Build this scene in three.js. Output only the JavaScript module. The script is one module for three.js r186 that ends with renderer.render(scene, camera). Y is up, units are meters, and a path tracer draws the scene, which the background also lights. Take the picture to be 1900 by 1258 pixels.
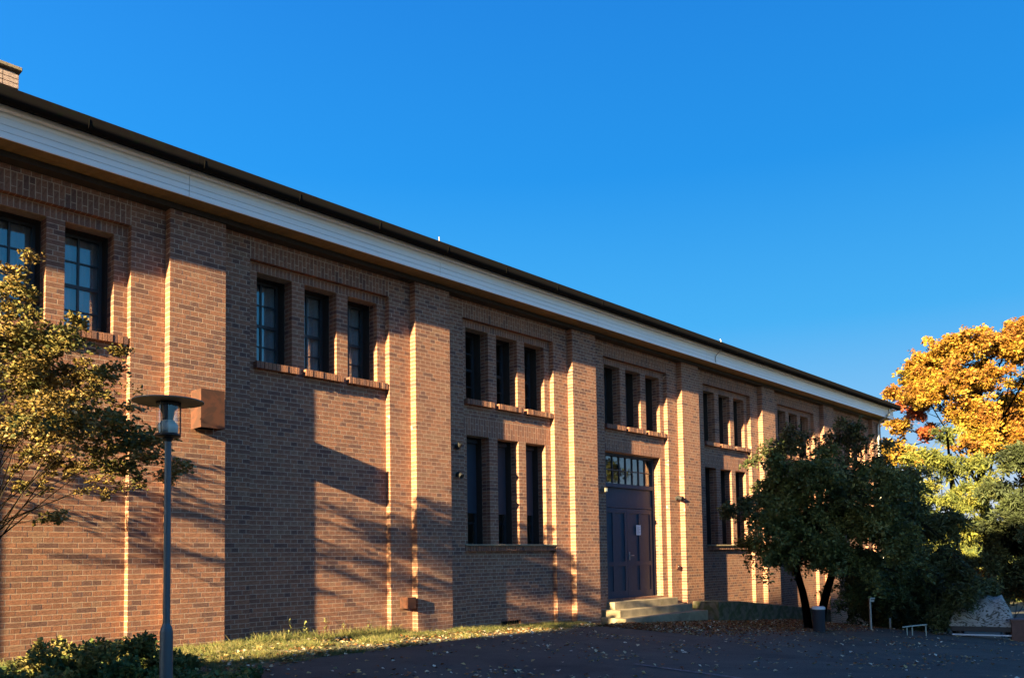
import * as THREE from 'three';
import { mergeGeometries, toCreasedNormals } from 'three/addons/utils/BufferGeometryUtils.js';
import { RoundedBoxGeometry } from 'three/addons/geometries/RoundedBoxGeometry.js';
import { ImprovedNoise } from 'three/addons/math/ImprovedNoise.js';

// ---------------------------------------------------------------- camera, sky, sun, exposure
const scene = new THREE.Scene();
const FOCAL = 1550.26, CY = 947.42;                       // pixels of a 1900 x 1258 picture, lens shifted up
const camera = new THREE.PerspectiveCamera(2 * Math.atan(CY / FOCAL) * 180 / Math.PI, 1900 / (2 * CY), 0.1, 2500);
camera.setViewOffset(1900, 2 * CY, 0, 0, 1900, 1258);
{
  const r = new THREE.Vector3(0.68253319, -0.01562454, 0.73068757), u = new THREE.Vector3(-0.03092499, 0.99825863, 0.05023306), f = new THREE.Vector3(0.73020003, 0.05688224, -0.68086146);
  camera.quaternion.setFromRotationMatrix(new THREE.Matrix4().makeBasis(r, u, f.negate()));
  camera.position.set(-6.5386, 1.6, 12.5872);
}
scene.add(camera);
const CAM = camera.position.clone();

const EXPOSURE = 7.1;
const SUN = new THREE.Vector3(-6.7, 1.75, 1).normalize();
{
  const W = 1024, H = 512, d = new Float32Array(W * H * 4);
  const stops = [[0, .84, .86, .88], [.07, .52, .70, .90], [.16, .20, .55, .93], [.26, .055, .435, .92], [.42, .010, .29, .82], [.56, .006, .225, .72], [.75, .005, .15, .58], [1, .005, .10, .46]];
  for (let j = 0; j < H; j++) for (let i = 0; i < W; i++) {
    const el = ((j + .5) / H - .5) * Math.PI, az = ((i + .5) / W - .5) * 2 * Math.PI;
    const y = Math.sin(el), x = Math.cos(el) * Math.cos(az), z = Math.cos(el) * Math.sin(az);
    const t = Math.max(0, y);
    let k = 0; while (k < stops.length - 2 && t > stops[k + 1][0]) k++;
    const a = stops[k], b = stops[k + 1], q = Math.min(1, (t - a[0]) / (b[0] - a[0]));
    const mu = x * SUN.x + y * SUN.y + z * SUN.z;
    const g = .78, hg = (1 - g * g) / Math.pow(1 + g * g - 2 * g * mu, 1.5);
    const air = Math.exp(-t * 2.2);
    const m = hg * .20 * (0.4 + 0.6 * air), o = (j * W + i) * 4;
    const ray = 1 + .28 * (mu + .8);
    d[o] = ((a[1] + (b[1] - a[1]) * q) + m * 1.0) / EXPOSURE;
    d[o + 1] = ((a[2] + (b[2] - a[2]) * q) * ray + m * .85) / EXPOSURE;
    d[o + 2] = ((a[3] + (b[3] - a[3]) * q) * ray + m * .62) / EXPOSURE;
    d[o + 3] = 1;
  }
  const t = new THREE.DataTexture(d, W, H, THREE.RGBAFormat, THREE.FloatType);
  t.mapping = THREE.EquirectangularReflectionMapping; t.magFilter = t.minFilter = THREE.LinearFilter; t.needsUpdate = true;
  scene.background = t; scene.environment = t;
}
const sun = new THREE.DirectionalLight(new THREE.Color().setRGB(1, .77, .40), 5);
sun.position.copy(SUN).multiplyScalar(120).add(new THREE.Vector3(10, 0, 0)); sun.target.position.set(10, 0, 0);
sun.castShadow = true; sun.shadow.mapSize.set(4096, 4096);
Object.assign(sun.shadow.camera, { left: -60, right: 60, top: 40, bottom: -40, near: 1, far: 260 });
scene.add(sun, sun.target);
const renderer = new THREE.WebGLRenderer({ antialias: true });
renderer.toneMapping = THREE.LinearToneMapping; renderer.toneMappingExposure = EXPOSURE;
renderer.shadowMap.enabled = true;

// ---------------------------------------------------------------- helpers
const V = (x, y, z) => new THREE.Vector3(x, y, z);
function rng(s) { return () => { s = (s + 0x6d2b79f5) | 0; let t = Math.imul(s ^ (s >>> 15), 1 | s); t = (t + Math.imul(t ^ (t >>> 7), 61 | t)) ^ t; return ((t ^ (t >>> 14)) >>> 0) / 4294967296; }; }
const perlin = new ImprovedNoise();
const fbm = (x, y, z, o = 4) => { let s = 0, a = .5; for (let i = 0; i < o; i++) { s += a * perlin.noise(x, y, z); x *= 2.03; y *= 2.03; z *= 2.03; a *= .5; } return s; };
const clamp = (v, a = 0, b = 1) => Math.min(b, Math.max(a, v));
const smooth = (a, b, x) => { const t = clamp((x - a) / (b - a)); return t * t * (3 - 2 * t); };
const C = (r, g, b) => new THREE.Color().setRGB(r, g, b);
const toS = (v) => 255 * (v <= .0031308 ? v * 12.92 : 1.055 * Math.pow(v, 1 / 2.4) - .055);
// colour texture from fn(u, v) -> linear [r, g, b]; tiles because fn is fed angles
function colorTex(n, fn, rx = 1, ry = 1) {
  const d = new Uint8Array(n * n * 4);
  for (let j = 0; j < n; j++) for (let i = 0; i < n; i++) { const c = fn(i / n, j / n), o = (j * n + i) * 4; d[o] = toS(clamp(c[0])); d[o + 1] = toS(clamp(c[1])); d[o + 2] = toS(clamp(c[2])); d[o + 3] = 255; }
  const t = new THREE.DataTexture(d, n, n); t.colorSpace = THREE.SRGBColorSpace; t.wrapS = t.wrapT = THREE.RepeatWrapping; t.magFilter = THREE.LinearFilter; t.minFilter = THREE.LinearMipmapLinearFilter; t.generateMipmaps = true; t.repeat.set(rx, ry); t.needsUpdate = true; return t;
}
function greyTex(n, fn, rx = 1, ry = 1) { const t = colorTex(n, (u, v) => { const g = fn(u, v); return [g, g, g]; }, rx, ry); t.colorSpace = THREE.NoColorSpace; return t; }
const tile = (u, v, f, o = 4, s = 0) => { const a = u * 2 * Math.PI, b = v * 2 * Math.PI, k = f / (2 * Math.PI); return fbm(Math.cos(a) * k + s, Math.sin(a) * k + Math.cos(b) * k * 1.31, Math.sin(b) * k - s, o); };
const rT = rng(99);
const mat = (o) => new THREE.MeshStandardMaterial({ roughness: .85, ...o });

const M = {};
{
  const speck = [];
  const brickTex = colorTex(256, (u, v) => { const a = .84 + .55 * tile(u, v, 5, 5) + .25 * tile(u, v, 40, 2, 7) - (tile(u, v, 22, 2, 3) > .22 ? .25 : 0); return [a, a * .985, a * .97]; });
  const brickBump = greyTex(256, (u, v) => .5 + .7 * tile(u, v, 18, 4, 11));
  M.brick = mat({ map: brickTex, bumpMap: brickBump, bumpScale: .004, roughness: .92 });
  M.brickTones = [];
  const mort = colorTex(256, (u, v) => { const a = .9 + .5 * tile(u, v, 7, 5) + (rT() - .5) * .12; return [.44 * a, .31 * a, .22 * a]; }, 2, 2);
  M.mortar = mat({ map: mort, roughness: .96 });
  M.concrete = mat({ map: colorTex(256, (u, v) => { const n = tile(u, v, 6, 5), g = tile(u, v, 4, 4, 21), a = 1 + .7 * n + (rT() - .5) * .1, w = .7 * smooth(.1, .3, g); return [(.23 * (1 - w) + .15 * w) * a, (.18 * (1 - w) + .12 * w) * a, (.115 * (1 - w) + .065 * w) * a]; }), roughness: .93, bumpMap: greyTex(256, (u, v) => .5 + tile(u, v, 30, 4)), bumpScale: .006 });
  M.mossy = mat({ map: colorTex(256, (u, v) => { const n = tile(u, v, 6, 5), w = smooth(-.15, .15, tile(u, v, 5, 4, 21)), a = 1 + .8 * n + (rT() - .5) * .15; return [(.13 * (1 - w) + .07 * w) * a, (.11 * (1 - w) + .072 * w) * a, (.075 * (1 - w) + .03 * w) * a]; }), roughness: 1 });
  M.asphalt = mat({ map: colorTex(2048, (u, v) => { const n = tile(u, v, 24, 4), p = tile(u, v, 5, 4, 5), q = smooth(.05, .09, tile(u, v, 4, 2, 33)), k = Math.abs(tile(u, v, 7, 4, 51)) < .006 ? .45 : 1, a = (1 + .5 * n + .6 * p - .22 * q + (rT() - .5) * .6) * k; const l = rT() > .985 ? .06 : 0; return [.047 * a + l, .047 * a + l, .036 * a + l * .8]; }), roughness: .9, bumpMap: greyTex(512, () => .5 + (rT() - .5) * .9, 10, 10), bumpScale: .004 });
  M.soil = mat({ map: colorTex(512, (u, v) => { const n = tile(u, v, 14, 6), p = smooth(-.1, .2, tile(u, v, 5, 4, 9)), a = 1 + .8 * n + (rT() - .5) * .3; return [(.10 * p + .115 * (1 - p)) * a, (.105 * p + .085 * (1 - p)) * a, (.035 * p + .05 * (1 - p)) * a]; }), roughness: 1 });
  M.whiteBoard = mat({ map: colorTex(256, (u, v) => { const a = 1 + .12 * tile(u, v, 4, 4) + .1 * tile(u * 1, v, 30, 2, 4) * .5; return [.88 * a, .88 * a, .87 * a]; }), roughness: .55 });
  M.trim = mat({ color: C(.82, .78, .72), roughness: .6 });
  M.shadeTimber = mat({ map: colorTex(128, (u, v) => { const a = 1 + .5 * tile(u, v * .3, 12, 4); return [.030 * a, .022 * a, .017 * a]; }), roughness: .9 });  // near-black wood tone that carries shade under the eaves and in the reveals
  M.gap = mat({ color: C(.02, .02, .02) });
  M.soffit = mat({ map: colorTex(256, (u, v) => { const a = 1 + .45 * tile(u, v * .3, 12, 4); return [.22 * a, .15 * a, .065 * a]; }), roughness: .7 });
  M.gutter = new THREE.MeshPhysicalMaterial({ map: colorTex(256, (u, v) => { const n = tile(u, v, 6, 5), w = smooth(.05, .25, n), a = 1 + .5 * n; return [(.010 * (1 - w) + .008 * w) * a, (.008 * (1 - w) + .011 * w) * a, (.008 * (1 - w) + .006 * w) * a]; }), roughness: 1, specularIntensity: .15 });
  M.roof = new THREE.MeshPhysicalMaterial({ map: colorTex(256, (u, v) => { const a = 1 + .7 * tile(u, v, 12, 5) + (rT() - .5) * .3; return [.014 * a, .012 * a, .012 * a]; }), roughness: 1, specularIntensity: .2 });
  M.frame = mat({ color: C(.022, .026, .034), roughness: .45 });
  M.glass = new THREE.MeshPhysicalMaterial({ color: C(.96, .98, .98), transmission: 1, thickness: 0, roughness: .02, ior: 1.75, specularIntensity: 1 });
  M.curtain = mat({ map: colorTex(128, (u, v) => { const a = 1 + .2 * tile(u, v * .2, 20, 3); return [.20 * a, .22 * a, .25 * a]; }), roughness: 1, side: THREE.DoubleSide });
  M.blind = mat({ map: colorTex(128, (u, v) => { const a = 1 + .2 * tile(u, v, 8, 3); return [.018 * a, .027 * a, .048 * a]; }), roughness: .65 });
  M.door = mat({ map: colorTex(256, (u, v) => { const a = 1 + .3 * tile(u, v * .5, 10, 4); return [.013 * a, .036 * a, .066 * a]; }), roughness: .6 });
  M.plaster = mat({ color: C(.20, .19, .18), roughness: 1 });
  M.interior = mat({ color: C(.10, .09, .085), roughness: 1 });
  M.rust = mat({ map: colorTex(256, (u, v) => { const n = tile(u, v, 8, 5), w = smooth(-.15, .25, n); const a = 1 + (rT() - .5) * .2; return [(.046 * w + .075 * (1 - w)) * a, (.016 * w + .023 * (1 - w)) * a, (.009 * w + .011 * (1 - w)) * a]; }), roughness: .9 });
  M.steel = mat({ map: colorTex(128, (u, v) => { const a = 1 + .3 * tile(u, v, 8, 4); return [.075 * a, .10 * a, .115 * a]; }), roughness: .5, metalness: .35 });
  M.darkMetal = mat({ color: C(.028, .028, .03), roughness: .5, metalness: .3 });
  M.lampShade = mat({ map: colorTex(128, (u, v) => { const a = 1 + .5 * tile(u, v, 6, 4); return [.20 * a, .175 * a, .12 * a]; }), roughness: .6 });
  M.opal = mat({ color: C(.30, .34, .35), roughness: .4 });
  M.zinc = mat({ color: C(.36, .36, .35), roughness: .45, metalness: .5 });
  M.bark = mat({ map: colorTex(128, (u, v) => { const a = 1 + .9 * tile(u, v * .4, 16, 4); return [.075 * a, .06 * a, .048 * a]; }), roughness: 1 });
  M.darkBark = mat({ map: colorTex(128, (u, v) => { const a = 1 + .8 * tile(u, v * .4, 16, 4); return [.042 * a, .036 * a, .03 * a]; }), roughness: 1 });
  M.leaf = mat({ color: 0xffffff, roughness: .75, side: THREE.DoubleSide });
  M.paper = mat({ color: C(.75, .75, .74), roughness: .8 });
  M.rail = mat({ color: C(.30, .36, .31), roughness: .6 });
  M.lid = mat({ color: C(.50, .53, .56), roughness: .5 });
  M.bin = mat({ color: C(.010, .014, .022), roughness: .8 });
  M.paintLine = mat({ map: colorTex(128, (u, v) => { const w = smooth(-.12, .1, tile(u, v, 14, 5)); return [.05 + .13 * w, .05 + .13 * w, .05 + .125 * w]; }), roughness: .9 });
}

const used = {};
function numbered(n) { if (!(n in used)) { used[n] = 0; return n; } used[n]++; return n + '_' + String(used[n]).padStart(3, '0'); }
function finish(o) { o.castShadow = true; o.receiveShadow = true; return o; }
function mesh(name, geo, m, parent) { const g = Array.isArray(geo) ? mergeGeometries(geo.map((q) => q.index ? q.toNonIndexed() : q.clone()).map((q) => { for (const k of Object.keys(q.attributes)) if (!['position', 'normal', 'uv'].includes(k)) q.deleteAttribute(k); return q; })) : geo; const o = finish(new THREE.Mesh(g, m)); o.name = parent ? name : numbered(name); (parent ?? scene).add(o); return o; }
function thing(name, label, category, pos = [0, 0, 0], turn = 0, group) { const o = new THREE.Group(); o.name = numbered(name); o.position.set(...pos); o.rotation.y = turn; o.userData = { label, category }; if (group) o.userData.group = group; scene.add(o); return o; }
function tag(o, label, category, group, kind) { o.userData.label = label; if (category) o.userData.category = category; if (group) o.userData.group = group; if (kind) o.userData.kind = kind; return o; }
function struct(name, geo, m) { const o = mesh(name, geo, m); o.userData.kind = 'structure'; return o; }
function part(name, parent) { const o = new THREE.Group(); o.name = name; parent.add(o); return o; }
// box from two corners, uv in metres
function box(x0, x1, y0, y1, z0, z1, uvs = 1) {
  const g = new THREE.BoxGeometry(x1 - x0, y1 - y0, z1 - z0); g.translate((x0 + x1) / 2, (y0 + y1) / 2, (z0 + z1) / 2);
  const p = g.attributes.position, n = g.attributes.normal, uv = g.attributes.uv;
  for (let i = 0; i < p.count; i++) { const ax = Math.abs(n.getX(i)), ay = Math.abs(n.getY(i)); if (ax > .5) uv.setXY(i, p.getZ(i) * uvs, p.getY(i) * uvs); else if (ay > .5) uv.setXY(i, p.getX(i) * uvs, p.getZ(i) * uvs); else uv.setXY(i, p.getX(i) * uvs, p.getY(i) * uvs); }
  return g;
}
function rbox(x0, x1, y0, y1, z0, z1, r = .01, s = 1) { const g = new RoundedBoxGeometry(x1 - x0, y1 - y0, z1 - z0, s, r); g.translate((x0 + x1) / 2, (y0 + y1) / 2, (z0 + z1) / 2); return g; }
function cyl(x, y0, y1, z, r0, r1 = r0, n = 16) { const g = new THREE.CylinderGeometry(r1, r0, y1 - y0, n); g.translate(x, (y0 + y1) / 2, z); return g; }
function tube(pts, r, n = 8, seg = 20) { return new THREE.TubeGeometry(new THREE.CatmullRomCurve3(pts), seg, r, n); }
// tapered limb through points
function limb(pts, r0, r1, n = 6, seg = 8) {
  const c = new THREE.CatmullRomCurve3(pts), fr = c.computeFrenetFrames(seg), pos = [], nor = [], uv = [], idx = [];
  for (let i = 0; i <= seg; i++) {
    const t = i / seg, p = c.getPoint(t), r = r0 + (r1 - r0) * Math.pow(t, .8);
    for (let j = 0; j <= n; j++) { const a = j / n * 2 * Math.PI, d = fr.normals[i].clone().multiplyScalar(Math.cos(a)).addScaledVector(fr.binormals[i], Math.sin(a)); pos.push(p.x + d.x * r, p.y + d.y * r, p.z + d.z * r); nor.push(d.x, d.y, d.z); uv.push(j / n, t * 3); }
  }
  for (let i = 0; i < seg; i++) for (let j = 0; j < n; j++) { const a = i * (n + 1) + j, b = a + n + 1; idx.push(a, b, a + 1, b, b + 1, a + 1); }
  const g = new THREE.BufferGeometry(); g.setAttribute('position', new THREE.Float32BufferAttribute(pos, 3)); g.setAttribute('normal', new THREE.Float32BufferAttribute(nor, 3)); g.setAttribute('uv', new THREE.Float32BufferAttribute(uv, 2)); g.setIndex(idx); return g;
}

// ---------------------------------------------------------------- ground
function groundH(x, z) {
  let h = x < 0 ? .30 : x < 9.75 ? .30 - .032 * x : -.012 - .05 * (Math.min(x, 34) - 9.75);
  h -= .05 * clamp(x - 18, 0, 14);
  h -= .05 * clamp(z - 1, 0, 8) * smooth(2, 12, x);
  h -= .10 * smooth(2.5, 6, z) * (1 - smooth(2, 12, x));
  return h;
}
const bumpy = (x, z) => .03 * fbm(x * .6, 3.1, z * .6, 3);
function yardEdge(x) { const k = [[-40, 5.5], [-6, 4.6], [-1.5, 3.35], [1, 2.75], [4.8, 1.5], [8.6, 1.02], [13.6, .95], [14.2, 1.12], [21, 1.15], [26, .6], [60, .6]]; for (let i = 0; i < k.length - 1; i++) if (x <= k[i + 1][0]) return k[i][1] + (k[i + 1][1] - k[i][1]) * (x - k[i][0]) / (k[i + 1][0] - k[i][0]); return .6; }
function sheet(xs, zs, hf, uvs) {
  const pos = [], uv = [], idx = [], nz = zs.length;
  xs.forEach((x) => zs.forEach((t) => { const z = typeof t === 'function' ? t(x) : t; pos.push(x, hf(x, z), z); uv.push(x * uvs, z * uvs); }));
  for (let i = 0; i < xs.length - 1; i++) for (let j = 0; j < nz - 1; j++) { const a = i * nz + j, b = a + nz; idx.push(a, a + 1, b, b, a + 1, b + 1); }
  const g = new THREE.BufferGeometry(); g.setAttribute('position', new THREE.Float32BufferAttribute(pos, 3)); g.setAttribute('uv', new THREE.Float32BufferAttribute(uv, 2)); g.setIndex(idx); g.computeVertexNormals(); return g;
}
const range = (a, b, s) => { const o = []; for (let v = a; v < b - 1e-6; v += s) o.push(v); o.push(b); return o; };
{
  const xs = [-600, -200, -80, ...range(-40, -6, 4), ...range(-5, 14, .5), ...range(15, 40, 1), 60, 100, 200, 600, 1500];
  const zs = [-1500, -600, -200, -80, -30, -12, -5, -2, -1, ...range(-.5, 4, .25), ...range(4.5, 12, .75), 16, 22, 30, 60, 120, 300, 900];
  struct('ground', sheet(xs, zs, (x, z) => groundH(x, z) + (z > .2 && z < 6 && x > -8 && x < 30 ? bumpy(x, z) : 0), .5), M.soil);
  const ys = []; for (let i = 0; i <= 30; i++) ys.push((x) => yardEdge(x) + .09 * fbm(x * 1.3, 7.7, 0, 4) + (46 - yardEdge(x)) * Math.pow(i / 30, 2));
  struct('asphalt_yard', sheet([...range(-40, -6, 2), ...range(-5.8, 26, .2), ...range(27, 60, 1.5)], ys, (x, z) => groundH(x, z) + .022 + (z < 6 && x > -8 && x < 30 ? .35 * bumpy(x, z) : 0), .11), M.asphalt);
  const a = V(3.05, 0, 5.9), b = V(2.45, 0, 8.2), n = 8, pos = [], uv = [], idx = [];
  for (let i = 0; i <= n; i++) { const p = a.clone().lerp(b, i / n); for (const s of [-.05, .05]) { pos.push(p.x + s, groundH(p.x + s, p.z) + .03, p.z + s * .26); uv.push(s * 4, i * .3); } }
  for (let i = 0; i < n; i++) idx.push(2 * i, 2 * i + 2, 2 * i + 1, 2 * i + 1, 2 * i + 2, 2 * i + 3);
  const g = new THREE.BufferGeometry(); g.setAttribute('position', new THREE.Float32BufferAttribute(pos, 3)); g.setAttribute('uv', new THREE.Float32BufferAttribute(uv, 2)); g.setIndex(idx); g.computeVertexNormals();
  struct('road_marking', g, M.paintLine);
}

// ---------------------------------------------------------------- the brick hall
const B = 4.8822, K0 = -2, K1 = 5, XL = K0 * B - .91, XR = (K1 + 1) * B, CO = .0765;
const hall = thing('brick_hall', 'long two-storey red-brown brick hall with pilasters, white fascia and dark steel windows', 'building');
const WIN = [[.71, 1.39], [1.645, 2.325], [2.57, 3.25]];
const UP = [65 * CO, 85 * CO], LOW = [25 * CO, 55 * CO], DOOR = [.67, 3.2, .5, 56 * CO];
const lowBays = [1, 3, 4], doorBay = 2;
const BZ = .12, PZ = .28, TOPY = 93 * CO, BAND = 87 * CO, BTOP = 91 * CO;
// mortar body with openings
{
  const s = new THREE.Shape(); const y0 = -1.6, y1 = 7.6;
  s.moveTo(XL, y0); s.lineTo(XR, y0); s.lineTo(XR, y1); s.lineTo(XL, y1); s.closePath();
  const hole = (x0, x1, a, b) => { const h = new THREE.Path(); h.moveTo(x0, a); h.lineTo(x0, b); h.lineTo(x1, b); h.lineTo(x1, a); h.closePath(); s.holes.push(h); };
  for (let k = K0; k <= K1; k++) {
    for (const [a, b] of WIN) { hole(k * B + a - .002, k * B + b + .002, UP[0] - .03, UP[1] + .004); if (lowBays.includes(k)) hole(k * B + a - .002, k * B + b + .002, LOW[0] - .03, LOW[1] + .004); }
    if (k === doorBay) hole(k * B + DOOR[0] - .002, k * B + DOOR[1] + .002, DOOR[2] - .02, DOOR[3] + .004);
  }
  hole(6.56, 7.2, .10, .27);
  const front = new THREE.ExtrudeGeometry(s, { depth: .54, bevelEnabled: false }); front.translate(0, 0, -.5412);
  const parts = [front];
  for (let k = K0; k <= K1; k++) {
    const o = k * B;
    parts.push(box(o + .02, o + .518, -1.6, 7.59, -.02, BZ - .0012), box(o + 3.4515, o + 3.96, -1.6, 7.59, -.02, BZ - .0012), box(o + .5, o + 3.47, BAND + .01, 7.58, -.03, BZ - .0014), box(o + 3.9715, o + B - .0015, -1.61, 7.57, -.03, PZ - .0012));
  }
  parts.push(box(XL + .01, K0 * B - .01, -1.61, 7.57, -.03, PZ - .0012));
  mesh('wall', parts, M.mortar, hall);
  // gables, rear wall, floor and ceiling close the hall behind its windows
  mesh('gable_wall', [box(XL, XL + .4, -1.6, 7.6, -13.6, -.56)], M.plaster, hall);
  mesh('gable_wall', [box(XR - .4, XR, -1.6, 7.6, -13.6, -.56)], M.plaster, hall);
  const rear = []; // rear wall with its own high window openings
  const rs = new THREE.Shape(); rs.moveTo(XL, -1.6); rs.lineTo(XR, -1.6); rs.lineTo(XR, 7.6); rs.lineTo(XL, 7.6); rs.closePath();
  for (let k = 1; k <= K1; k++) { const h = new THREE.Path(), a = k * B + 1.2, b = a + 1.7; h.moveTo(a, 4.6); h.lineTo(a, 6.3); h.lineTo(b, 6.3); h.lineTo(b, 4.6); h.closePath(); rs.holes.push(h); }
  const rg = new THREE.ExtrudeGeometry(rs, { depth: .4, bevelEnabled: false }); rg.translate(0, 0, -14.01);
  mesh('rear_wall', rg, M.plaster, hall);
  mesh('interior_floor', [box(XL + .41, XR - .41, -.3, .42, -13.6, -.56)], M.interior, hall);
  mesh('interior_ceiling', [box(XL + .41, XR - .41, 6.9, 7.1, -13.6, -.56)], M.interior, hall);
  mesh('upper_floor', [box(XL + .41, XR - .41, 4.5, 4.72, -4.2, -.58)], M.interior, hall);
}
// brickwork: every brick is a box; the largest in view are parts of their own, the rest one mass
const bricks = [];
const rb = rng(4711);
function tone(x, y, z, r = rb()) {
  const w = fbm(x * .55, y * .55, z + 4.2, 3), v = r + w * .45, q = rb(), fresh = y + 1.1 * fbm(x * .4, 2.2, z, 2) < 1.5 && x < 2.5 && rb() < .38;
  if (fresh) { const k = .82 + .36 * q; return [.295 * k, .128 * k, .075 * k]; }
  let c;
  if (v < .13) c = [.158, .077, .060]; else if (v < .34) c = [.222, .103, .069]; else if (v < .66) c = [.268, .120, .074]; else if (v < .88) c = [.308, .137, .080]; else c = [.285, .150, .095];
  const k = .91 + .18 * q; return [c[0] * k, c[1] * k, c[2] * k];
}
function brick(x0, x1, y0, y1, z0, z1, jit = 1, t) { if (x1 - x0 < .012 || z1 - z0 < .012) return; const j = (rb() - .5) * .001 * jit; bricks.push({ x: (x0 + x1) / 2 + (rb() - .5) * .003, y: (y0 + y1) / 2 + (rb() - .5) * .002, z: (z0 + z1) / 2 + j, sx: x1 - x0, sy: y1 - y0, sz: z1 - z0, ry: (rb() - .5) * .005 * jit, rz: (rb() - .5) * .006 * jit, c: t ?? tone((x0 + x1) / 2, (y0 + y1) / 2, z1) }); }
const J = .0056;           // half a joint
// rows facing +z between x0 and x1, cross bond: stretcher and header courses alternate
function rowsZ(x0, x1, r0, r1, face, depth, holes = []) {
  for (let r = r0; r < r1; r++) {
    const y0 = r * CO + J, y1 = (r + 1) * CO - J, ym = (y0 + y1) / 2, st = r % 2 === 0, mod = st ? .26 : .13, off = st ? ((r >> 1) % 2 ? .13 : 0) : .065;
    let segs = [[x0, x1]];
    for (const [a, b, c, d] of holes) if (ym > c && ym < d) segs = segs.flatMap(([p, q]) => (b <= p || a >= q) ? [[p, q]] : [[p, a], [b, q]].filter(([m, n]) => n - m > .02));
    for (const [p, q] of segs) {
      const cuts = [p]; const n0 = Math.ceil((p - off + .05) / mod);
      for (let n = n0; n * mod + off < q - .05; n++) cuts.push(n * mod + off); cuts.push(q);
      for (let i = 0; i < cuts.length - 1; i++) brick(cuts[i] + (i ? J : 0), cuts[i + 1] - (i < cuts.length - 2 ? J : 0), y0, y1, face - depth, face);
    }
  }
}
function rowsX(z0, z1, r0, r1, x0, x1) {       // jamb bricks, along z
  for (let r = r0; r < r1; r++) { const mod = r % 2 ? .26 : .13; let z = z1; while (z > z0 + .02) { const e = Math.max(z0, z - mod + 2 * J); brick(x0, x1, r * CO + J, (r + 1) * CO - J, e, z, .5); z = e - 2 * J; } }
}
function soldiers(x0, x1, y0, y1, face, depth, split) {
  const n = Math.round((x1 - x0) / CO), w = (x1 - x0) / n;
  for (let i = 0; i < n; i++) {
    const a = x0 + i * w + J, b = x0 + (i + 1) * w - J, dark = tone(a, y0, face, .1 + rb() * .55);
    if (!split) brick(a, b, y0 + J, y1 - J, face - depth, face, 1, dark);
    else { const m = y0 + (y1 - y0) * (i % 2 ? .335 : .665); brick(a, b, y0 + J, m - J, face - depth, face, 1, dark); brick(a, b, m + J, y1 - J, face - depth, face, 1, tone(a, y1, face, .1 + rb() * .55)); }
  }
}
for (let k = K0; k <= K1; k++) {
  const o = k * B, R0 = k < 2 ? 0 : k < 4 ? -10 : -16, low = lowBays.includes(k);
  const holes = WIN.map(([a, b]) => [o + a, o + b, UP[0], UP[1]]);
  if (low) holes.push(...WIN.map(([a, b]) => [o + a, o + b, LOW[0], LOW[1]]), [o + .52, o + 3.45, LOW[1], LOW[1] + 5 * CO]);
  if (k === doorBay) holes.push([o + DOOR[0], o + DOOR[1], DOOR[2], DOOR[3]], [o + .52, o + 3.45, DOOR[3], DOOR[3] + 4 * CO]);
  if (k === 1) holes.push([6.57, 7.19, .12, .26]);
  rowsZ(o + .51, o + 3.46, R0, 85, 0, .1, holes);
  soldiers(o + .525, o + 3.445, 85 * CO, BAND, 0, .1, false);
  if (low) soldiers(o + .525, o + 3.445, LOW[1], LOW[1] + 5 * CO, 0, .1, true);
  if (k === doorBay) soldiers(o + .525, o + 3.445, DOOR[3], DOOR[3] + 4 * CO, 0, .1, true);
  rowsZ(o + .005, o + .52, R0, 93, BZ, .12); rowsZ(o + 3.45, o + 3.965, R0, 93, BZ, .12);
  rowsZ(o + .53, o + 3.44, 91, 93, BZ, .1);
  soldiers(o + .53, o + 3.44, BAND, BTOP, BZ, .115, true);
  rowsZ(o + 3.97, o + B, R0, 93, PZ, .16);
  for (const [a, b] of WIN) {
    for (const [u0, u1] of low ? [[65, 85], [25, 55]] : [[65, 85]]) { rowsX(-.235, -.108, u0, u1, o + b, o + b + .1); rowsX(-.235, -.108, u0, u1, o + a - .1, o + a); }
  }
  if (k === doorBay) { rowsX(-.30, -.108, 7, 56, o + DOOR[1], o + DOOR[1] + .1); rowsX(-.30, -.108, 7, 56, o + DOOR[0] - .1, o + DOOR[0]); }
  // brick-on-edge sills
  const sills = [[.645, 1.47], [1.60, 2.405], [2.53, 3.43]];
  for (const [a, b] of sills) { const n = Math.round((b - a) / CO), w = (b - a) / n, dy = (rb() - .5) * .012; for (let i = 0; i < n; i++) brick(o + a + i * w + J, o + a + (i + 1) * w - J, UP[0] - .125 + dy, UP[0] - .012 + dy, -.2, .115 + (rb() - .5) * .008, 2); }
  if (low) { const a = .56, b = 3.44, n = Math.round((b - a) / CO), w = (b - a) / n; for (let i = 0; i < n; i++) brick(o + a + i * w + J, o + a + (i + 1) * w - J, LOW[0] - .15, LOW[0] - .05, -.2, .085 + (rb() - .5) * .006, 1.5); }
}
rowsZ(XL, K0 * B, 0, 93, PZ, .16);
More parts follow.
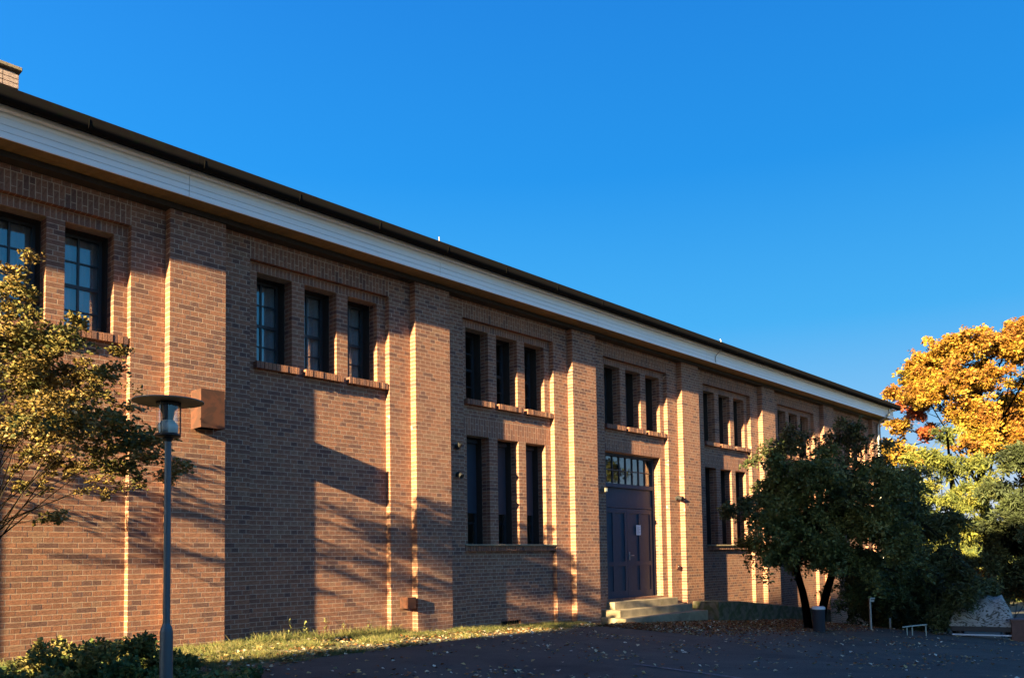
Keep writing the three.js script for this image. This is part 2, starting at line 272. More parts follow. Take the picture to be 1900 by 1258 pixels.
{
  const unit = new THREE.BoxGeometry(1, 1, 1);
  const frustum = new THREE.Frustum(); camera.updateMatrixWorld(); camera.updateProjectionMatrix();
  frustum.setFromProjectionMatrix(new THREE.Matrix4().multiplyMatrices(camera.projectionMatrix, camera.matrixWorldInverse.copy(camera.matrixWorld).invert()));
  for (const b of bricks) { const p = V(b.x, b.y, b.z); b.s = frustum.containsPoint(p) && b.x > -2.3 ? b.sx * b.sy / p.distanceToSquared(CAM) : 0; }
  const order = bricks.map((_, i) => i).sort((i, j) => bricks[j].s - bricks[i].s);
  const single = new Set(order.slice(0, 300));
  const tones = [[.158, .077, .060], [.205, .096, .065], [.232, .107, .070], [.255, .114, .072], [.284, .126, .076], [.308, .137, .080], [.285, .150, .095], [.335, .148, .083]];
  const tm = tones.map((c) => { const m = M.brick.clone(); m.color.setRGB(...c); return m; });
  const e = new THREE.Euler(), q = new THREE.Quaternion(), mt = new THREE.Matrix4();
  const rest = new THREE.InstancedMesh(unit, M.brick, bricks.length - 300); finish(rest); rest.name = 'brickwork'; rest.userData.kind = 'stuff';
  let n = 0;
  bricks.forEach((b, i) => {
    q.setFromEuler(e.set(0, b.ry, b.rz)); mt.compose(V(b.x, b.y, b.z), q, V(b.sx, b.sy, b.sz));
    if (single.has(i)) { let best = 0, bd = 9; tones.forEach((t, j) => { const d = Math.abs(t[0] - b.c[0]) + Math.abs(t[1] - b.c[1]); if (d < bd) { bd = d; best = j; } }); const o = finish(new THREE.Mesh(unit, tm[best])); o.name = 'brick'; o.applyMatrix4(mt); hall.add(o); }
    else { rest.setMatrixAt(n, mt); rest.setColorAt(n, C(...b.c)); n++; }
  });
  hall.add(rest);
}
// windows: steel frame, glazing bars and single panes
function steelWindow(w, h, rows, z, thickRow) {
  const g = new THREE.Group(); g.name = 'window'; const f = .045, y0 = 0;
  mesh('frame', [box(0, f, 0, h, z - .03, z + .03), box(w - f, w, 0, h, z - .03, z + .03), box(f, w - f, 0, f, z - .03, z + .03), box(f, w - f, h - f, h, z - .03, z + .03)], M.frame, g);
  mesh('shade_lining', [box(-.012, 0, -.005, h + .01, z - .04, -.24), box(w, w + .012, -.005, h + .01, z - .04, -.24), box(0, w, h - .004, h + .012, z - .04, -.24)], M.shadeTimber, g);  // dark wood lining, its tone also paints the shade deep in the reveal
  const xs = [f, w / 2 - .014, w / 2 + .014, w - f], ys = [f]; const ph = (h - 2 * f) / rows;
  mesh('glazing_bar', [box(w / 2 - .014, w / 2 + .014, f, h - f, z - .02, z + .02)], M.frame, g);
  for (let r = 1; r < rows; r++) { const y = f + r * ph, t = r === thickRow ? .026 : .011; for (const [a, b] of [[xs[0], xs[1]], [xs[2], xs[3]]]) mesh('glazing_bar', [box(a, b, y - t, y + t, z - .018, z + .018)], M.frame, g); }
  const pg = new THREE.BoxGeometry(w / 2 - .014 - f, ph - .022, .004);
  for (let r = 0; r < rows; r++) for (const x of [(xs[0] + xs[1]) / 2, (xs[2] + xs[3]) / 2]) { const p = mesh('pane', pg, M.glass, g); p.position.set(x, f + (r + .5) * ph, z - .004); }
  return g;
}
function pleats(w, h, seed) { const r = rng(seed), g = new THREE.PlaneGeometry(w, h, 40, 1), p = g.attributes.position, a = 30 + r() * 10, b = 62 + r() * 10; for (let i = 0; i < p.count; i++) p.setZ(i, .022 * Math.sin(p.getX(i) * a) + .01 * Math.sin(p.getX(i) * b + 1)); g.computeVertexNormals(); return g; }
{
  const upW = steelWindow(WIN[0][1] - WIN[0][0] - .02, UP[1] - UP[0] + .03, 4, -.46, 2);
  const loW = steelWindow(WIN[0][1] - WIN[0][0] - .02, LOW[1] - LOW[0] + .03, 5, -.44, 2);
  for (let k = K0; k <= K1; k++) for (const [i, [a, b]] of WIN.entries()) {
    const w = upW.clone(); w.position.set(k * B + a + .01, UP[0] - .028, 0); hall.add(w);
    if (k <= 0) { const c = mesh('curtain', pleats(.8, 1.6, 7 + k * 3 + i), M.curtain, w); c.position.set(.33, .78, -.53); }
    if (k === 1 || (k === 3 && i === 1)) { const c = mesh('curtain', pleats(i === 1 ? .18 : .26, 1.5, 40 + k * 3 + i), M.curtain, w); c.position.set(i === 2 ? .2 : .15, .78, -.53); }
    if (lowBays.includes(k)) {
      const v = loW.clone(); v.position.set(k * B + a + .01, LOW[0] - .028, 0); hall.add(v);
      if (k === 1) { const bl = mesh('roller_blind', [rbox(.02, .64, .70, 2.215, -.40, -.385, .004)], M.blind, v); mesh('blind_box', [rbox(.01, .65, 2.22, 2.31, -.42, -.33, .02)], M.blind, v); }
    }
  }
  // stone ledge over the long brick sill of the lower windows
  for (const k of lowBays) mesh('sill_ledge', [rbox(k * B + .54, k * B + 3.46, LOW[0] - .048, LOW[0] - .006, -.42, .125, .008)], M.concrete, hall);
}
// the door bay
{
  const o = doorBay * B, x0 = o + DOOR[0], x1 = o + DOOR[1], y0 = DOOR[2], y1 = DOOR[3], z = -.27;
  const d = part('door', hall);
  mesh('frame', [box(x0, x0 + .07, y0, y1, z - .06, z + .05), box(x1 - .07, x1, y0, y1, z - .06, z + .05), box(x0 + .07, x1 - .07, y1 - .07, y1, z - .06, z + .05), box(x0 + .07, x1 - .07, 3.40, 3.50, z - .06, z + .06)], M.door, d);
  const leaf = (a, b, name) => {
    const g = [box(a, b, y0 + .02, 2.86, z - .05, z - .012)];
    const w = b - a, st = .11; g.push(box(a, a + st, y0 + .02, 2.86, z - .012, z + .012), box(b - st, b, y0 + .02, 2.86, z - .012, z + .012), box(a + st, b - st, 2.74, 2.86, z - .012, z + .012), box(a + st, b - st, y0 + .02, y0 + .2, z - .012, z + .012), box(a + st, b - st, 1.35, 1.47, z - .012, z + .012), box((a + b) / 2 - .05, (a + b) / 2 + .05, y0 + .2, 1.35, z - .012, z + .012), box((a + b) / 2 - .05, (a + b) / 2 + .05, 1.47, 2.74, z - .012, z + .012));
    return mesh(name, g, M.door, d);
  };
  const mid = (x0 + x1) / 2;
  leaf(x0 + .075, mid - .004, 'door_leaf'); leaf(mid + .004, x1 - .075, 'door_leaf');
  mesh('over_panel', [box(x0 + .075, x1 - .075, 2.875, 3.395, z - .05, z - .005), box(x0 + .075, x1 - .075, 2.875, 2.93, z - .005, z + .02)], M.door, d);
  mesh('handle', [rbox(mid + .06, mid + .10, 1.5, 1.72, z + .012, z + .022, .004), tube([V(mid + .08, 1.62, z + .02), V(mid + .08, 1.62, z + .07), V(mid + .2, 1.62, z + .075)], .011, 8, 12)], M.zinc, d);
  // transom light of twelve panes
  const tw = part('transom_window', hall), ty0 = 3.50, ty1 = y1 - .07, n = 8, a = x0 + .07, b = x1 - .07, pw = (b - a) / n, ph = (ty1 - ty0) / 2;
  for (let i = 1; i < n; i++) mesh('glazing_bar', [box(a + i * pw - .013, a + i * pw + .013, ty0, ty1, z - .03, z + .02)], M.frame, tw);
  mesh('glazing_bar', [box(a, b, ty0 + ph - .012, ty0 + ph + .012, z - .025, z + .016)], M.frame, tw);
  const pg = new THREE.BoxGeometry(pw - .026, ph - .024, .004);
  for (let i = 0; i < n; i++) for (let j = 0; j < 2; j++) { const p = mesh('pane', pg, M.glass, tw); p.position.set(a + (i + .5) * pw, ty0 + (j + .5) * ph, z - .008); }
  const c = document.createElement('canvas'); c.width = 64; c.height = 90; const x = c.getContext('2d'); x.fillStyle = '#d9dadc'; x.fillRect(0, 0, 64, 90); x.fillStyle = '#7d8088'; for (let i = 0; i < 9; i++) x.fillRect(8, 12 + i * 8, 30 + (i * 13) % 20, 3);
  const t = new THREE.CanvasTexture(c); t.colorSpace = THREE.SRGBColorSpace;
  tag(mesh('notice', new THREE.BoxGeometry(.21, .27, .003).translate(12.22, 2.30, z + .016), mat({ map: t, roughness: .8 })), 'small white paper notice taped to the dark entrance door', 'notice');
  // basement vent in the foot of the wall
  const v = part('vent', hall); mesh('vent_frame', [box(6.56, 7.2, .10, .125, -.12, -.02), box(6.56, 7.2, .245, .27, -.12, -.02)], M.darkMetal, v);
  for (let i = 0; i < 9; i++) mesh('slat', [box(6.6 + i * .07, 6.615 + i * .07, .125, .245, -.1, -.06)], M.darkMetal, v);
  mesh('backing', [box(6.55, 7.21, .09, .28, -.50, -.45)], M.gap, v);
}
// eaves: soffit boards, fascia boards, trim, gutter, roof, chimney
{
  const x0 = XL - .3, x1 = XR + .35, n = 8, L = (x1 - x0) / n, SY = 7.12, FZ = .70;
  for (let i = 0; i < 3; i++) for (let k = 0; k < n; k++) mesh('soffit_board', [box(x0 + k * L + .002, x0 + (k + 1) * L - .002, SY, SY + .02, -.02 + i * .236, -.02 + (i + 1) * .236 - .006)], M.soffit, hall);
  for (let r = 0; r < 4; r++) for (let k = 0; k < n; k++) { const y = SY - .01 + r * .0905, sh = (k % 2) * .0; mesh('fascia_board', [rbox(x0 + k * L + .003, x0 + (k + 1) * L - .003, y, y + .0865, FZ - .02, FZ + .003 * ((r * 7 + k * 3) % 3), .004)], M.whiteBoard, hall); }
  mesh('eave_shadow_beam', [box(x0, x1, 7.035, 7.117, -.02, .335)], M.shadeTimber, hall);  // dark beam added to draw the deep shadow gap under the soffit
  mesh('fascia_backing', [box(x0, x1, SY + .025, 7.57, FZ - .05, FZ - .022)], M.gap, hall);
  for (let k = 0; k < n; k++) mesh('trim_board', [rbox(x0 + k * L + .003, x0 + (k + 1) * L - .003, 7.445, 7.505, FZ + .012, FZ + .10, .006)], M.trim, hall);
  // roof underside beyond the fascia and the gutter in front of it
  mesh('roof_edge', [box(x0, x1, 7.585, 7.608, -.2, .84)], M.gutter, hall);
  const gs = new THREE.Shape(); gs.moveTo(0, .15); gs.lineTo(0, .06); gs.absarc(.075, .075, .075, Math.PI, 2 * Math.PI, false); gs.lineTo(.15, .165); gs.absarc(.157, .165, .007, Math.PI, 0, true); gs.lineTo(.164, .075); gs.absarc(.075, .075, .089, 0, -Math.PI, true); gs.lineTo(-.012, .15); gs.closePath();
  for (let k = 0; k < n; k++) { const g = new THREE.ExtrudeGeometry(gs, { depth: L - .004, bevelEnabled: false, curveSegments: 8 }); g.rotateY(-Math.PI / 2); g.scale(-1, 1, 1); const idx = g.index; g.translate(x0 + k * L + .002, 7.475, .855); const ng = g.toNonIndexed(); const p = ng.attributes.position; for (let i = 0; i < p.count; i += 3) { const t = [p.getX(i + 1), p.getY(i + 1), p.getZ(i + 1)]; p.setXYZ(i + 1, p.getX(i + 2), p.getY(i + 2), p.getZ(i + 2)); p.setXYZ(i + 2, ...t); } ng.computeVertexNormals(); mesh('gutter', toCreasedNormals(ng, .6), M.gutter, hall); }
  for (let x = x0 + .4; x < x1; x += 1.64) { const pts = []; for (let i = 0; i <= 8; i++) { const a = Math.PI + i / 8 * Math.PI; pts.push(V(x, 7.475 + .075 + Math.sin(a) * .092, .855 + .075 + Math.cos(a) * .092)); } mesh('gutter_bracket', tube([V(x, 7.585, .832), ...pts, V(x, 7.60, 1.022)], .003, 5, 16), M.gutter, hall); }
  // low-pitched roof
  const rs = new THREE.Shape(); rs.moveTo(.985, 7.612); rs.lineTo(.985, 7.66); rs.lineTo(-6.8, 8.95); rs.lineTo(-14.6, 7.655); rs.lineTo(-14.6, 7.605); rs.closePath();
  const rg = new THREE.ExtrudeGeometry(rs, { depth: x1 - x0, bevelEnabled: false }); rg.rotateY(-Math.PI / 2); rg.scale(1, 1, 1); const p = rg.attributes.position; // shape x -> world z
  rg.applyMatrix4(new THREE.Matrix4().makeRotationY(Math.PI)); // z = shape x, x runs on
  const m = new THREE.Matrix4().set(0, 0, 1, x0, 0, 1, 0, 0, 1, 0, 0, 0, 0, 0, 0, 1);
  const rg2 = new THREE.ExtrudeGeometry(rs, { depth: x1 - x0, bevelEnabled: false }); rg2.applyMatrix4(m);
  { const q = rg2.attributes.position; for (let i = 0; i < q.count; i += 3) { const t = [q.getX(i + 1), q.getY(i + 1), q.getZ(i + 1)]; q.setXYZ(i + 1, q.getX(i + 2), q.getY(i + 2), q.getZ(i + 2)); q.setXYZ(i + 2, ...t); } rg2.computeVertexNormals(); }
  mesh('roof', rg2, M.roof, hall);
  // chimney: brick stack with a cornice and a slab on top
  const ch = part('chimney', hall), cx = -2.82, cz = -1.9, hw = .30;
  mesh('stack', [box(cx - hw + .012, cx + hw - .012, 7.9, 9.28, cz - hw + .012, cz + hw - .012)], M.mortar, ch);
  const cb = M.brick.clone(); cb.color.setRGB(.52, .38, .31);
  const bg = new THREE.BoxGeometry(1, 1, 1);
  for (let r = 0; r < 17; r++) { const y = 7.98 + r * CO, big = r > 13 ? .03 : 0; for (const f of [0, 1, 2, 3]) for (let i = 0; i < 3; i++) { const w = (2 * (hw + big)) / 3; if (y > 9.28) continue; const b = mesh('brick', bg, cb, ch), t = -hw - big + (i + .5) * w, e = hw + big - .03; b.scale.set(f < 2 ? w - .011 : .06, .065, f < 2 ? .06 : w - .011); b.position.set(f < 2 ? cx + t : cx + (f === 2 ? -e : e), y, f < 2 ? cz + (f ? -e : e) : cz + t); } }
  mesh('cap', [rbox(cx - .37, cx + .37, 9.30, 9.36, cz - .37, cz + .37, .012)], M.concrete, ch);
  // lightning rods and the swan-neck downpipe at the far end
  mesh('lightning_rod', [tube([V(4.02, 7.50, .955), V(4.02, 7.64, .95), V(4.06, 7.78, .9)], .012, 6, 8)], M.zinc, hall);
  mesh('lightning_rod', [tube([V(14.9, 7.14, .72), V(14.88, 7.3, .73), V(14.84, 7.5, .96), V(14.82, 7.76, .93)], .014, 6, 12)], M.zinc, hall);
  mesh('downpipe', [tube([V(28.75, 7.43, .85), V(28.75, 7.25, .84), V(28.8, 7.02, .5), V(28.84, 6.9, .36), V(28.84, 6.5, .345), V(28.84, 3, .345), V(28.84, -.9, .345)], .05, 10, 40)], M.zinc, hall);
}
// ---------------------------------------------------------------- door steps and ramp
{
  const s = thing('door_steps', 'three worn concrete steps stepping in towards the dark entrance door', 'steps');
  const st = (x0, x1, y0, y1, z1, sd) => { const g = new RoundedBoxGeometry(x1 - x0, y1 - y0, z1 + .3, 2, .018); g.translate((x0 + x1) / 2, (y0 + y1) / 2, (z1 - .3) / 2); const p = g.attributes.position, uv = g.attributes.uv; for (let i = 0; i < p.count; i++) { uv.setXY(i, p.getX(i) * .6 + sd, (p.getY(i) + p.getZ(i)) * .6); } return mesh('step', g, M.concrete, s); };
  st(9.80, 13.62, -.4, .125, .98, 0); st(10.02, 13.36, .02, .30, .66, .3); st(10.22, 13.12, .2, .475, .36, .7);
  const r = thing('access_ramp', 'low mossy concrete ramp beside the door steps, falling away to the right', 'ramp');
  const sh = new THREE.Shape(); sh.moveTo(14.0, -.8); sh.lineTo(21.5, -.9); sh.lineTo(21.5, -.32); sh.lineTo(15.2, .27); sh.lineTo(14.0, .31); sh.closePath();
  const g = new THREE.ExtrudeGeometry(sh, { depth: .78, bevelEnabled: true, bevelSize: .015, bevelThickness: .015, bevelSegments: 1 }); g.translate(0, 0, .30);
  mesh('slab', g, M.mossy, r);
}
// ---------------------------------------------------------------- fittings on the wall
{
  // folded rusty steel wall light, open below
  const rust = (name, label, cat, x0, x1, y0, y1, z0, z1, group) => {
    const t = thing(name, label, cat, [0, 0, 0], 0, group), e = .006;
    mesh('front_plate', [box(x0, x1, y0, y1, z1 - e, z1)], M.rust, t);
    mesh('side_plate', [box(x0, x0 + e, y0, y1, z0, z1 - e)], M.rust, t); mesh('side_plate', [box(x1 - e, x1, y0, y1, z0, z1 - e)], M.rust, t);
    mesh('inner_shelf', [box(x0 + e, x1 - e, (y0 + y1) / 2 - .01, (y0 + y1) / 2 + .01, z0, z1 - e)], M.rust, t);
    mesh('lamp_holder', [cyl((x0 + x1) / 2, (y0 + y1) / 2 - .1, (y0 + y1) / 2 - .01, (z0 + z1) / 2, .035, .045, 12)], M.darkMetal, t);
    mesh('back_plate', [box(x0 + .02, x1 - .02, y0 + .02, y1 - .02, z0 - .012, z0)], M.darkMetal, t);
    return t;
  };
  rust('wall_light', 'large rusty steel box light high on the brick pilaster behind the lamp post', 'wall light', -.575, -.19, 3.655, 4.245, .292, .62);
  rust('wall_light', 'small rusty steel box low on the wall beside the second pilaster', 'wall light', 3.66, 3.86, .68, .89, .132, .36);
  const spot = (pos, label, tilt, s = 1) => { const t = thing('spotlight', label, 'spotlight', pos); mesh('bracket', [rbox(-.03 * s, .03 * s, -.04 * s, .04 * s, 0, .03, .004), box(-.012, .012, -.012, .012, .03, .08 * s)], M.darkMetal, t); const h = part('head', t); h.position.set(0, 0, .1 * s); h.rotation.x = tilt; const body = new THREE.CylinderGeometry(.055 * s, .04 * s, .14 * s, 14); mesh('housing', body, M.darkMetal, h); const c = mesh('lens', new THREE.CylinderGeometry(.045 * s, .045 * s, .006, 14), M.glass, h); c.position.y = .071 * s; return t; };
  spot([5.16, 3.91, BZ], 'upper of two small black spotlights left of the tall blinded windows', .7); spot([5.18, 3.32, BZ], 'lower of two small black spotlights left of the tall blinded windows', 2.2);
  spot([13.54, 3.19, BZ], 'small dark floodlight on the wall right of the entrance door', 1.9, 1.25);
  const f = thing('bell_box', 'tiny bell box on the wall near the foot of the right-hand door side', 'bell box', [13.48, 1.29, BZ]); mesh('housing', rbox(-.05, .05, -.06, .06, 0, .06, .008), M.rust, f); mesh('button', cyl(0, 0, .012, 0, .018).rotateX(Math.PI / 2).translate(0, .01, .06), M.zinc, f);
  const g = thing('door_lamp', 'small bright box lamp on the wall left of the entrance door', 'lamp', [10.13, 3.25, BZ]); mesh('housing', rbox(-.05, .06, -.055, .055, 0, .13, .01), M.lampShade, g); mesh('lens', rbox(-.03, .04, -.035, .035, .131, .138, .003), M.opal, g);
}
// ---------------------------------------------------------------- lamp post
{
  const x = -2.95, z = 4.72, y0 = groundH(x, z);
  const t = thing('street_lamp', 'grey park lamp post with a wide flat disc shade over a glass lantern', 'lamp post', [x, y0, z]);
  const H = 3.17 - y0;
  mesh('base_sleeve', new THREE.LatheGeometry([[.001, -.3], [.062, -.3], [.060, .72], [.052, .76], [.034, .80], [.033, .82]].map(([a, b]) => new THREE.Vector2(a, b)), 20), M.steel, t);
  mesh('pole', new THREE.LatheGeometry([[.034, .80], [.032, H - .36], [.03, H - .36]].map(([a, b]) => new THREE.Vector2(a, b)), 18), M.steel, t);
  mesh('collar', new THREE.LatheGeometry([[.031, H - .40], [.045, H - .38], [.05, H - .36], [.115, H - .352], [.118, H - .335], [.115, H - .325], [.001, H - .32]].map(([a, b]) => new THREE.Vector2(a, b)), 24), M.darkMetal, t);
  mesh('glass_cylinder', new THREE.LatheGeometry([[.106, H - .322], [.106, H - .02]].map(([a, b]) => new THREE.Vector2(a, b)), 28), M.glass, t);
  mesh('reflector_cup', new THREE.LatheGeometry([[.02, H - .318], [.09, H - .31], [.095, H - .24], [.06, H - .2], [.05, H - .19]].map(([a, b]) => new THREE.Vector2(a, b)), 24), M.opal, t);
  mesh('lamp_unit', new THREE.LatheGeometry([[.001, H - .19], [.045, H - .185], [.06, H - .1], [.1, H - .05], [.112, H - .02], [.001, H - .015]].map(([a, b]) => new THREE.Vector2(a, b)), 24), M.darkMetal, t);
  for (let i = 0; i < 3; i++) { const a = i / 3 * 2 * Math.PI + .5; mesh('strut', cyl(Math.cos(a) * .112, H - .33, H - .012, Math.sin(a) * .112, .005, .005, 6), M.darkMetal, t); }
  mesh('disc_shade', new THREE.LatheGeometry([[.001, H - .012], [.10, H - .012], [.32, H - .020], [.328, H - .016], [.326, H - .006], [.14, H + .012], [.09, H + .03], [.001, H + .034]].map(([a, b]) => new THREE.Vector2(a, b)), 48), M.lampShade, t);
}
// ---------------------------------------------------------------- plants
function leafGeo(l, w, fold = .25) {            // one folded leaf, four triangles, lying along +x
  const p = [0, 0, 0, l * .45, fold * w, w, l, 0, 0, l * .5, -.06 * l, 0, l * .45, fold * w, -w];
  const g = new THREE.BufferGeometry(); const v = []; const P = (i) => v.push(p[3 * i], p[3 * i + 1], p[3 * i + 2]); for (const t of [[0, 1, 3], [1, 2, 3], [0, 3, 4], [3, 2, 4]]) t.forEach(P);
  g.setAttribute('position', new THREE.Float32BufferAttribute(v, 3)); g.computeVertexNormals(); return g;
}
function sprig(seed, n, l, w, spread) {         // several leaves on one twiglet
  const r = rng(seed), out = [];
  for (let i = 0; i < n; i++) { const s = .7 + .6 * r(), g = leafGeo(l * s, w * s, .15 + .3 * r()); g.rotateX((r() - .5) * 1.6); g.rotateZ((r() - .55) * 1.4); g.rotateY(r() * 2 * Math.PI); g.translate((r() - .5) * spread, (r() - .5) * spread * .6, (r() - .5) * spread); out.push(g); }
  return mergeGeometries(out);
}
// foliage: each pad is a bundle of drooping twigs, leaves set along every twig; pads = [x, y, z, r, kind]
function foliage(name, pads, per, geo, palettes, seed, parent, opt = {}) {
  const r = rng(seed), list = [], wood = [], fl = opt.flat ?? .75, droop = opt.droop ?? .25, along = opt.along ?? 14;
  for (const [x, y, z, R, kind] of pads) {
    const nt = Math.max(3, Math.round(per * R * R / along * (opt.sparse?.[kind] ?? 1)));
    for (let i = 0; i < nt; i++) {
      const a = r() * 6.283, c = (r() * 2 - 1) * .9 + .1, q = Math.sqrt(Math.max(0, 1 - c * c)), o = R * .62 * Math.cbrt(r()), a2 = r() * 6.283, c2 = r() * 2 - 1, q2 = Math.sqrt(1 - c2 * c2);
      const sx = x + Math.cos(a2) * q2 * o, sy = y + c2 * o * fl, sz = z + Math.sin(a2) * q2 * o, len = R * (.35 + (opt.reach ?? .75) * r() * r()) + .06, tw = r();
      const P = (t) => V(sx + Math.cos(a) * q * len * t, sy + c * fl * len * t - droop * len * t * t, sz + Math.sin(a) * q * len * t);
      if (opt.wood && i % opt.wood === 0) wood.push(limb([P(-.15), P(.35), P(.7), P(1)], .0035 * (opt.thick ?? 1), .001 * (opt.thick ?? 1), 3, 4));
      const m = Math.round(along * (.6 + .8 * r())), lat = opt.lat ?? .05;
      for (let k = 0; k < m; k++) { const p = P(.1 + .95 * Math.pow(r(), .75)); list.push([p.x + (r() - .5) * 2 * lat, p.y + (r() - .5) * 2 * lat, p.z + (r() - .5) * 2 * lat, kind, tw]); }
    }
  }
  const im = new THREE.InstancedMesh(geo, M.leaf, list.length); finish(im); im.name = name; const m = new THREE.Matrix4(), q = new THREE.Quaternion(), e = new THREE.Euler();
  list.forEach(([x, y, z, kind, tw], i) => {
    const s = .55 + .9 * r(); q.setFromEuler(e.set((r() - .5) * (opt.tilt ?? 1.6), r() * 6.283, (r() - .5) * (opt.tilt ?? 1.6))); m.compose(V(x, y, z), q, V(s, s, s)); im.setMatrixAt(i, m);
    const pal = palettes[kind] ?? palettes[0], u = clamp(.45 * r() + .35 * tw + .12 + .9 * fbm(x * (opt.nf ?? 1.2), y * (opt.nf ?? 1.2), z * (opt.nf ?? 1.2), 2), 0, .999), c = pal[Math.floor(u * pal.length)], k = .7 + .6 * r(); im.setColorAt(i, C(c[0] * k, c[1] * k, c[2] * k));
  });
  im.userData.kind = 'stuff'; parent.add(im);
  if (wood.length) mesh('twigs', wood, opt.bark ?? M.bark, parent).userData.kind = 'stuff';
  return im;
}
// limbs from a fork to each pad, then twigs through it
function limbs(fork, pads, r0, seed, twigs = 4, sag = .2) {
  const r = rng(seed), out = [];
  for (const [x, y, z, R] of pads) {
    const f = fork[Math.floor(r() * fork.length)], a = V(...f), b = V(x, y, z), m = a.clone().lerp(b, .5).add(V((r() - .5) * .25, sag * a.distanceTo(b) * (r() * .6), (r() - .5) * .25).multiplyScalar(Math.min(1.5, a.distanceTo(b) * .5)));
    const th = r0 * clamp(.45 + R * .5, .4, 1.2); out.push(limb([a, a.clone().lerp(m, .5).add(V((r() - .5) * .1, 0, (r() - .5) * .1)), m, b], th, th * .25, 5, 8));
    for (let i = 0; i < twigs; i++) { const c = m.clone().lerp(b, .2 + .8 * r()), d = V(x + (r() - .5) * 2.2 * R, y + (r() - .4) * 1.5 * R, z + (r() - .5) * 2.2 * R); out.push(limb([c, c.clone().lerp(d, .5).add(V(0, .08 * R, 0)), d], th * .22, th * .07, 4, 4)); }
  }
  return out;
}
